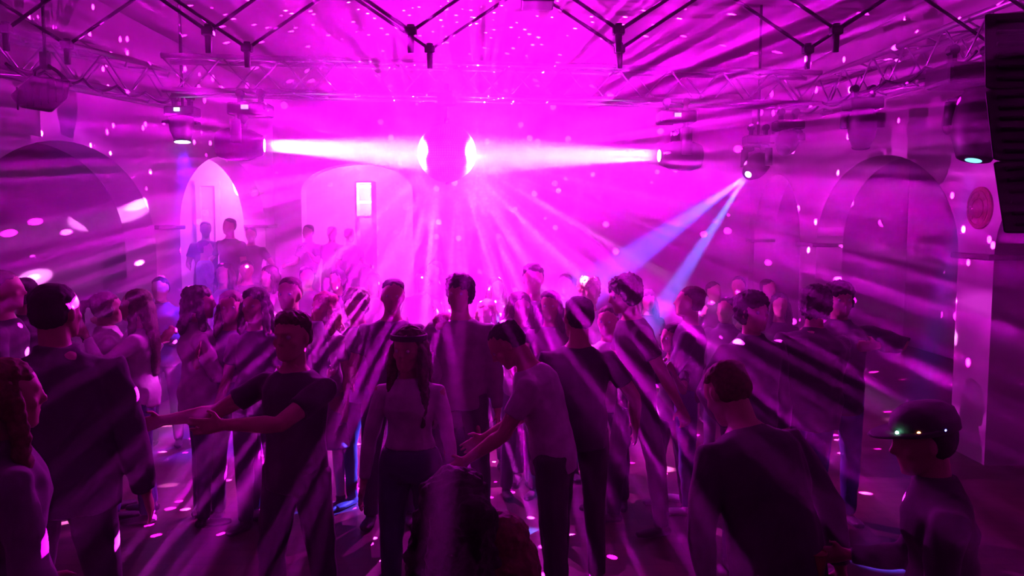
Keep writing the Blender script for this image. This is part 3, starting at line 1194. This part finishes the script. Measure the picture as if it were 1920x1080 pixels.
        link('trousers' if legs[0] != 'shorts' else 'shorts', tm, cloth(legs[1]), root)
    # --- shoes
    for nm, sgn in (('r', 1), ('l', -1)):
        hip, knee, ank = J[nm]
        fd = V((0.18 * sgn, 1, 0)).normalized()
        if ank.z > low + lift.z + .06 * s:      # lifted heel
            fd = (fd + V((0, 0, -.7))).normalized()
        sd = fd.cross(Z).normalized()
        ud = sd.cross(fd)
        base = ank - ud * .055 * s
        bm = bmesh.new()
        loft(bm, [(base - fd * .062 * s, sd * .022 * s, ud * .022 * s), (base - fd * .05 * s, sd * .034 * s, ud * .030 * s), (base, sd * .038 * s, ud * .031 * s + ud * 0),
                  (base + fd * .08 * s, sd * .045 * s, ud * .029 * s), (base + fd * .14 * s, sd * .045 * s, ud * .026 * s), (base + fd * .19 * s, sd * .028 * s, ud * .018 * s)], 12)
        tube(bm, [base + ud * .0 * s, ank + (knee - ank).normalized() * .015 * s], [.034 * s, .043 * s], 12)
        link('shoe', remesh(bm, .01, 2), cloth(shoes, .6), root)
    # --- hair
    if hair:
        hk, hc = hair
        bm = bmesh.new()
        RM = Matrix((hr, hf, hu)).transposed()
        thick = {'short': 1.0, 'curly': 1.22, 'long': 1.04, 'bun': 1.06, 'longbun': 1.12, 'ponytail': 1.04, 'afro': 1.35, 'bob': 1.1, 'cap': 1.0, 'hat': 1.0, 'quiff': 1.05}[hk]
        if hk != 'bald':
            ball(bm, H(0, -.022, .172), (.081 * thick * hs, .098 * thick * hs, .064 * thick * hs), RM, 18)
            ball(bm, H(0, -.036, .125), (.083 * thick * hs, .080 * thick * hs, .088 * thick * hs), RM, 18)
        if hk == 'quiff':
            ball(bm, H(0, .045, .205), (.06 * hs, .05 * hs, .035 * hs), RM, 14)
        if hk in ('long', 'bun', 'longbun', 'ponytail', 'bob', 'curly'):
            for sg in (-1, 1):
                ball(bm, H(sg * .068, -.01, .11), (.022 * hs, .05 * hs, .07 * hs), RM, 12)
        if hk in ('long', 'bob', 'longbun'):
            L_ = .12 if hk == 'bob' else .40
            g = Z * -1
            b0 = H(0, -.06, .12)
            bk = -hf
            bk = V((bk.x, bk.y, 0))
            loft(bm, [(H(0, -.05, .16), hr * .075, hf * .05), (b0 + bk * .015, hr * .092, hf * .055), (b0 + g * .12 + bk * .03, hr * .10, hf * .05),
                      (b0 + g * (.12 + L_ * .4) + bk * .055, hr * .105, hf * .042), (b0 + g * (.12 + L_ * .75) + bk * .06, hr * .095, hf * .034),
                      (b0 + g * (.12 + L_) + bk * .055, hr * .06, hf * .02)], 16)
            for sg in (-1, 1):
                a0 = H(sg * .078, .01, .13)
                tube(bm, [a0, a0 + g * .1 + hr * sg * .012, a0 + g * (.14 + L_ * .35) + hr * sg * .02 + hf * .01,
                          a0 + g * (.14 + L_ * .7) + hr * sg * .012 + hf * .015], [.022, .030, .028, .012], 10)
        if hk in ('bun', 'longbun'):
            ball(bm, H(0, -.125, .155), (.052, .05, .05), RM, 14)
        if hk == 'ponytail':
            a0 = H(0, -.11, .16)
            tube(bm, [a0, a0 - hf * .05, a0 - hf * .075 - Z * .08, a0 - hf * .07 - Z * .2, a0 - hf * .05 - Z * .29],
                 [.022, .028, .034, .028, .010], 12)
        amp = {'short': .004, 'curly': .011, 'afro': .014, 'bun': .009, 'longbun': .009, 'long': .006, 'ponytail': .005, 'bob': .007, 'cap': .003, 'hat': .003, 'quiff': .006}[hk]
        hm = remesh(bm, max(.0085, voxel * .8), 1, amp, 38)
        link('hair', hm, hairm(hc), root)
        if hk in ('cap', 'hat'):
            bm = bmesh.new()
            secs = [(H(0, -.012, .150), hr * .088, hf * .110), (H(0, -.012, .185), hr * .090, hf * .110), (H(0, -.014, .225), hr * .082, hf * .098),
                    (H(0, -.014, .250), hr * .055, hf * .066), (H(0, -.014, .258), hr * .02, hf * .02)]
            loft(bm, secs, 24)
            ht_o = obj('cap' if hk == 'cap' else 'hat', bm, cloth((0.015, .015, .018), .7), root)
            bm = bmesh.new()
            if hk == 'cap':
                loft(bm, [(H(0, .06, .160), hr * .075, hu * .004), (H(0, .13, .150), hr * .075, hu * .004), (H(0, .175, .142), hr * .045, hu * .003)], 14)
            else:
                loft(bm, [(H(0, .030, .172), hr * .098, hf * .130), (H(0, .034, .164), hr * .104, hf * .138)], 24)
            obj('brim', bm, cloth((0.015, .015, .018), .7), ht_o)
            ht_o['H'] = 0
            del ht_o['H']
    root_info = dict(root=root, H=H, arms=arms, hr=hr, hf=hf, hu=hu, RZ=RZ, face=face, J=J, s=s, hs=hs)
    return root_info


DK = (0.02, 0.02, 0.025)
GREY = (0.30, 0.29, 0.30)
LIGHT = (0.62, 0.60, 0.60)
WHITE = (0.75, 0.74, 0.74)
NAVY = (0.03, 0.035, 0.07)
BLUE = (0.06, 0.09, 0.22)
BROWN = (0.06, 0.035, 0.02)
BLOND = (0.35, 0.24, 0.12)
BLK = (0.012, 0.01, 0.01)
RED = (0.12, 0.04, 0.025)

# ---- front figures
person(548, 583, 1.72, 155, 'man in black t-shirt in the open at centre left, both arms stretched to the left', turn=10,
       ar=((.75, .45, -.5), (.55, .75, -.05)), al=((-.25, .85, -.42), (-.85, .5, .02)), top=('tee', DK), legs=('jeans', (.02, .02, .03)),
       hair=('quiff', BROWN), voxel=.007)
person(372, 536, 1.70, -62, 'woman in pale jacket with dark hair standing in profile at left, dark jeans', fem=True, turn=-10, nod=3,
       ar=((.2, .35, -.9), (-.2, .95, -.1)), al=((.15, .45, -.85), (-.1, .9, -.2)), top=('jacket', (.45, .43, .45)), legs=('skinny', NAVY),
       hair=('bob', BLK), voxel=.009)
person(100, 530, 1.90, 12, 'broad man in dark jacket seen from behind at the left edge', turn=-25, girth=1.12,
       ar=((.25, .0, -1), (.12, .25, -1)), al=((.25, .1, -1), (.0, .5, -.8)), top=('jacket', (.022, .022, .03)), legs=('jeans', DK),
       hair=('short', BLK), voxel=.009)
person(8, 672, 1.71, -48, 'long-haired woman in a grey jacket in the lower left corner, back half turned', fem=True, nod=4,
       ar=((.2, .1, -1), (.0, .5, -.9)), top=('jacket', (.16, .15, .18)), legs=('jeans', DK), hair=('long', RED), voxel=.009)
bandw = person(766, 612, 1.60, 176, 'woman with long hair, headband and pale crop top standing left of the bending man', fem=True, turn=-12, nod=6,
       ar=((.25, .05, -1), (.12, .2, -1)), al=((.22, .05, -1), (.15, .25, -1)), top=('crop', (.7, .68, .7)), legs=('jeans', (.045, .05, .10)),
       hair=('long', BROWN), voxel=.007, extra=('long',))
person(925, 612, 1.74, 78, 'man in light t-shirt bending his head, arm reaching left, beside the man in black', d=4.25, lean=4, bend=20, nod=26, turn=8,
       ar=((.05, .8, -.7), (-.05, .95, -.12)), al=((.1, .85, -.7), (.1, .95, -.2)), top=('tee', (.6, .58, .6)), legs=('jeans', DK),
       hair=('short', BLK), voxel=.007)
person(1085, 555, 1.73, 8, 'man in black t-shirt with his back to us, right of the bending man', turn=12,
       ar=((.55, .05, -.8), (.2, .55, -.9)), al=((.2, .3, -.9), (-.3, .85, -.2)), top=('tee', DK), legs=('jeans', (.015, .015, .02)),
       hair=('short', BLK), voxel=.008)
person(1166, 519, 1.80, 100, 'tall man in dark t-shirt in profile right of the back-turned man, one fist hanging', turn=0, nod=8, bend=8,
       al=((.18, -.3, -.9), (.1, -.32, -.9)), ar=((.1, .3, -.8), (0, .8, -.3)), lr=((.06, .22, -1), (.05, .05, -1)), ll=((.10, -.22, -1), (.05, -.10, -1)),
       top=('tee', (.06, .05, .06)), legs=('jeans', (.02, .02, .03)), hair=('curly', BLK), voxel=.008, fist=True)
person(1345, 682, 1.78, 18, 'stooping man in black long-sleeved top seen from behind at lower right', d=3.15, lean=6, bend=24, nod=14, tilt=-4, turn=10, girth=1.1,
       ar=((.35, .15, -.9), (.05, .35, -.9)), al=((.35, .2, -.9), (-.1, .5, -.8)), top=('shirt', (.015, .015, .018)), legs=('jeans', DK),
       hair=('short', (.10, .05, .03)), voxel=.009)
hatp = person(1726, 765, 1.52, 78, 'person in dark hat with three tiny coloured lights at the lower right corner', nod=6, fem=True, bend=8,
              ar=((.1, .3, -.95), (-.1, .95, .12)), al=((.1, .3, -.95), (-.05, .95, .05)), top=('jacket', (.012, .012, .015)), legs=('jeans', DK),
              hair=('hat', BLK), voxel=.008)
person(848, 885, 1.52, 2, 'person with dark curly bun seen from behind at the bottom, closest to us', fem=True, turn=28, top=('tee', (.10, .08, .09)),
       legs=('jeans', DK), hair=('longbun', BLK), voxel=.008)
person(938, 966, 1.50, 5, 'long-haired person at the bottom edge, right of the curly bun', fem=True, d=1.95, top=('tee', (.03, .02, .03)), legs=('jeans', DK),
       hair=('long', RED), voxel=.008)

# ---- the pair at right
person(1532, 538, 1.74, 10, 'big man in dark jacket of the hugging pair at right, back to us', girth=1.2, turn=-20, tilt=4,
       ar=((.3, .6, -.5), (-.3, .8, .1)), al=((.35, .1, -.9), (.1, .3, -.9)), top=('jacket', (.015, .015, .02)), legs=('jeans', (.03, .04, .12)),
       hair=('curly', BLK), voxel=.011)
person(1576, 530, 1.78, 175, 'person behind the hugging man at right with raised elbow', d=5.55, al=((.85, .1, -.2), (-.95, .3, .05)), ar=((.5, .3, -.7), (-.6, .6, .3)),
       top=('jacket', (.02, .02, .03)), legs=('jeans', BLUE), hair=('curly', BLK), voxel=.012)

# ---- middle row
mid = [
    (543, 519, 1.76, 175, 'man in dark shirt right behind the man with stretched arms', dict(top=('shirt', (.05, .05, .08)), hair=('short', BROWN))),
    (608, 548, 1.62, 150, 'woman with light hair behind and right of the man with stretched arms', dict(fem=True, top=('dress', (.35, .3, .35)), hair=('bob', BLOND))),
    (664, 541, 1.66, 160, 'curly-haired woman in dark top left of the tall bald-looking man', dict(fem=True, tilt=6, top=('tee', (.10, .08, .12)), hair=('curly', BROWN), legs=('skinny', DK))),
    (738, 522, 1.76, 185, 'man with a bright spot on his head behind the woman with headband', dict(top=('tee', (.05, .04, .06)), hair=('short', BLK), tilt=-3)),
    (862, 516, 1.80, 170, 'tall man with thick dark hair and open pale shirt in the middle of the crowd', dict(top=('shirt', (.22, .20, .22)), hair=('curly', BLK), legs=('jeans', DK))),
    (912, 563, 1.60, 165, 'short person with brightly rim-lit head right of the tall man in the middle', dict(fem=True, top=('tee', LIGHT), hair=('bob', BLOND), d=6.9)),
    (832, 588, 1.52, 190, 'short person with glowing hair left of the tall man in the middle', dict(fem=True, top=('tee', GREY), hair=('ponytail', BLOND))),
    (1000, 494, 1.82, 180, 'tall dancer far back, above the man bending his head', dict(top=('tee', DK), hair=('quiff', BLK))),
    (975, 548, 1.60, 200, 'dancer with glinting hair below the tall far dancer', dict(fem=True, top=('tee', GREY), hair=('bob', BROWN))),
    (1032, 545, 1.62, 170, 'dancer just left of the back-turned man in black', dict(fem=True, top=('tee', (.1, .08, .1)), hair=('long', BLK))),
    (1106, 519, 1.70, 195, 'dancer with glittering head between the back-turned man and the tall man in profile', dict(fem=True, top=('tee', WHITE), hair=('curly', BLOND))),
    (1140, 575, 1.58, 160, 'small dancer in pale top behind the shoulder of the man in black', dict(fem=True, top=('tee', LIGHT), hair=('short', BROWN), d=5.9)),
    (1298, 536, 1.68, 75, 'man leaning back under the blue beam, white shoes, facing left', dict(bend=-4, tilt=0, top=('shirt', (.07, .06, .09)), hair=('short', BROWN), legs=('jeans', BLUE),
        al=((.2, .3, -.9), (0, .8, -.3)), shoes=WHITE)),
    (1262, 608, 1.50, 120, 'short dancer in black below the end of the blue beam', dict(fem=True, top=('tee', DK), hair=('ponytail', BLK), d=5.9)),
    (1362, 560, 1.66, 140, 'dark-clad dancer behind the stooping man, left of the pillar', dict(top=('jacket', (.04, .03, .05)), hair=('short', BLK), d=7.0)),
    (1412, 548, 1.72, 200, 'dancer in dark top in the shade before the second right arch', dict(top=('jacket', (.03, .03, .04)), hair=('curly', BLK))),
    (1462, 552, 1.70, 170, 'dancer just left of the hugging pair', dict(fem=True, top=('tee', DK), hair=('long', BLK), d=7.2)),
    (198, 548, 1.64, -60, 'person in a light jacket right of the broad man in the dark jacket', dict(fem=True, top=('jacket', LIGHT), hair=('ponytail', BROWN), legs=('jeans', BLUE),
        ar=((.1, .7, -.6), (-.2, .6, .7)))),
    (256, 542, 1.67, 105, 'person in a white top with raised hand at left, facing the light jacket', dict(fem=True, top=('shirt', WHITE), hair=('long', BROWN), legs=('jeans', BLUE),
        al=((.2, .7, -.5), (-.3, .4, .9)))),
    (3, 506, 1.86, -70, 'tall person cut by the left edge, face lit from the right', dict(top=('tee', DK), hair=('short', BROWN))),
    (45, 520, 1.78, 30, 'dark figure behind the head of the broad man at left', dict(top=('jacket', DK), hair=('short', BLK), d=5.6)),
    (432, 545, 1.66, 190, 'dancer in a blue-lit top just right of the woman in profile', dict(fem=True, top=('tee', (.15, .14, .25)), hair=('long', BROWN))),
    (478, 540, 1.70, 170, 'dancer in a dark dress between the woman in profile and the man with stretched arms', dict(fem=True, top=('tee', (.08, .06, .12)), hair=('bob', BLK))),
]
for px, py, h, fa, lb, kw in mid:
    person(px, py, h, fa, lb, **dict(dict(voxel=.015), **kw))

# ---- far crowd
far = [
    (383, 452, 'person in a pale blue shirt standing out above the crowd at left', dict(h=1.72, d=10.7, z0=0.4, face=-70, top=('shirt', (.45, .5, .7)), hair=('short', BROWN))),
    (385, 415, 'figure on the raised floor at the left side of the far arch', dict(h=1.75, d=12.2, z0=.4, face=200, top=('tee', DK))),
    (430, 408, 'figure on the raised floor in front of the far left arch, below the oval lamp', dict(h=1.82, d=11.6, z0=.4, face=160, top=('tee', DK))),
    (470, 425, 'figure on the raised floor right under the small wall lamp', dict(h=1.68, d=12.4, z0=.4, face=180, top=('tee', (.1, .1, .1)))),
    (578, 421, 'figure on the raised floor at the left edge of the back arch', dict(h=1.74, d=13.2, z0=.4, face=150, top=('tee', DK))),
    (622, 424, 'figure on the raised floor in the middle of the back arch', dict(h=1.72, d=13.5, z0=.4, face=180, top=('tee', DK))),
    (655, 428, 'figure on the raised floor near the lit cabinet', dict(h=1.70, d=13.5, z0=.4, face=220, top=('tee', DK))),
    (420, 492, 'dancer of the far crowd behind the woman in profile', dict(h=1.72, d=8.8, face=170, fem=True, top=('tee', GREY), hair=('long', BROWN))),
    (462, 488, 'dancer of the far crowd right of the pale blue shirt', dict(h=1.76, d=9.4, face=190, top=('tee', DK))),
    (505, 498, 'dancer of the far crowd above left of the man with stretched arms', dict(h=1.70, d=8.9, face=150, fem=True, top=('tee', (.2, .1, .15)), hair=('bob', BROWN))),
    (575, 500, 'dancer of the far crowd above the light-haired woman', dict(h=1.72, d=9.2, face=210, top=('shirt', GREY))),
    (632, 505, 'dancer of the far crowd above the curly-haired woman', dict(h=1.68, d=8.6, face=160, fem=True, top=('tee', DK), hair=('ponytail', BLK))),
    (700, 512, 'dancer of the far crowd left of the man with the bright spot', dict(h=1.66, d=8.8, face=185, fem=True, top=('tee', LIGHT), hair=('long', BLOND))),
    (790, 508, 'dancer of the far crowd under the bottom tip of the mirror ball', dict(h=1.70, d=9.0, face=175, top=('tee', DK))),
    (815, 490, 'tall dancer of the far crowd with sparkling hair left of the tall man', dict(h=1.80, d=9.4, face=140, top=('tee', GREY))),
    (930, 520, 'dancer of the far crowd right of the tall man in the middle', dict(h=1.68, d=8.4, face=200, fem=True, top=('tee', GREY), hair=('long', BROWN))),
    (1060, 515, 'dancer of the far crowd above the back-turned man in black', dict(h=1.72, d=8.8, face=160, top=('shirt', DK))),
    (1215, 545, 'dancer of the far crowd where the blue beam ends', dict(h=1.62, d=8.2, face=180, fem=True, top=('tee', DK), hair=('bob', BLK))),
    (1338, 530, 'dancer of the far crowd right of the leaning man', dict(h=1.70, d=8.6, face=200, top=('jacket', DK))),
    (1385, 520, 'dancer of the far crowd before the dark second right arch', dict(h=1.74, d=9.2, face=150, top=('jacket', DK))),
    (1440, 525, 'dancer of the far crowd nearest to the right pillar', dict(h=1.72, d=9.2, face=210, top=('tee', DK))),
    (300, 520, 'dim figure before the left arch, left of the woman in profile', dict(h=1.72, d=7.6, face=190, top=('jacket', DK))),
]
for px, py, lb, kw in far:
    kw = dict(kw)
    person(px, py, kw.pop('h'), kw.pop('face'), lb, voxel=.02, group='dancers in the far crowd' if 'far crowd' in lb else None, **kw)

# ---- headband, hat lights, cup
Hb = bandw['H']
bm = bmesh.new()
pts = [Hb(.094 * math.cos(a), -.010 + .108 * math.sin(a), .178 + .012 * math.sin(a)) for a in [2 * PI * k / 24 for k in range(24)]]
rings = []
for p in pts:
    c_ = Hb(0, -.01, .178)
    o_ = (p - c_).normalized()
    rings.append([bm.verts.new(p + V((0, 0, .016))), bm.verts.new(p + o_ * .006 + V((0, 0, .012))), bm.verts.new(p + o_ * .006 - V((0, 0, .012))), bm.verts.new(p - V((0, 0, .016)))])
for k in range(24):
    a_, b_ = rings[k], rings[(k + 1) % 24]
    for q in range(4):
        bm.faces.new((a_[q], a_[(q + 1) % 4], b_[(q + 1) % 4], b_[q]))
obj('headband', bm, cloth((.015, .012, .015), .8), bandw['root'])

H = hatp['H']
root = hatp['root']
hat = [c for c in root.children if c.name.startswith('hat')][0]
for nm, x, y, z, c in (('green', -.06, .095, .176, (.3, 1, .6)), ('orange', -.088, .03, .172, (1, .25, .08)), ('blue', -.084, -.055, .168, (.15, .15, 1))):
    bm = bmesh.new()
    sg = 1
    p1 = H(x, y, z)
    ball(bm, p1, .0055)
    tag(obj('light_bulb', bm, emission('led_' + nm, c, 25), hat), 'tiny glowing %s light' % nm)
shp, el, wr, du, df, dh = hatp['arms']['r']
cl = wr + dh * .085 + V((0, 0, -.0))
pc = hatp['root'].matrix_basis @ cl + V((-.03, -.035, -.03))
cup = thing('drinking_cup', 'dark red cup held by the person in the lighted hat', 'cup', pc)
bm = bmesh.new()
loft(bm, [(V((0, 0, -.05)), V((.026, 0, 0)), V((0, .026, 0))), (V((0, 0, .055)), V((.036, 0, 0)), V((0, .036, 0)))], 20)
obj('cup_body', bm, mat('red_plastic', (.25, .03, .03), .4), cup)
bm = bmesh.new()
tube(bm, [V((.036 * math.cos(2 * PI * k / 20), .036 * math.sin(2 * PI * k / 20), .055)) for k in range(21)], .003, 6)
obj('rim', bm, mat('red_plastic_rim', (.25, .03, .03), .4), cup)
bpy.data.scenes.remove(TSC)
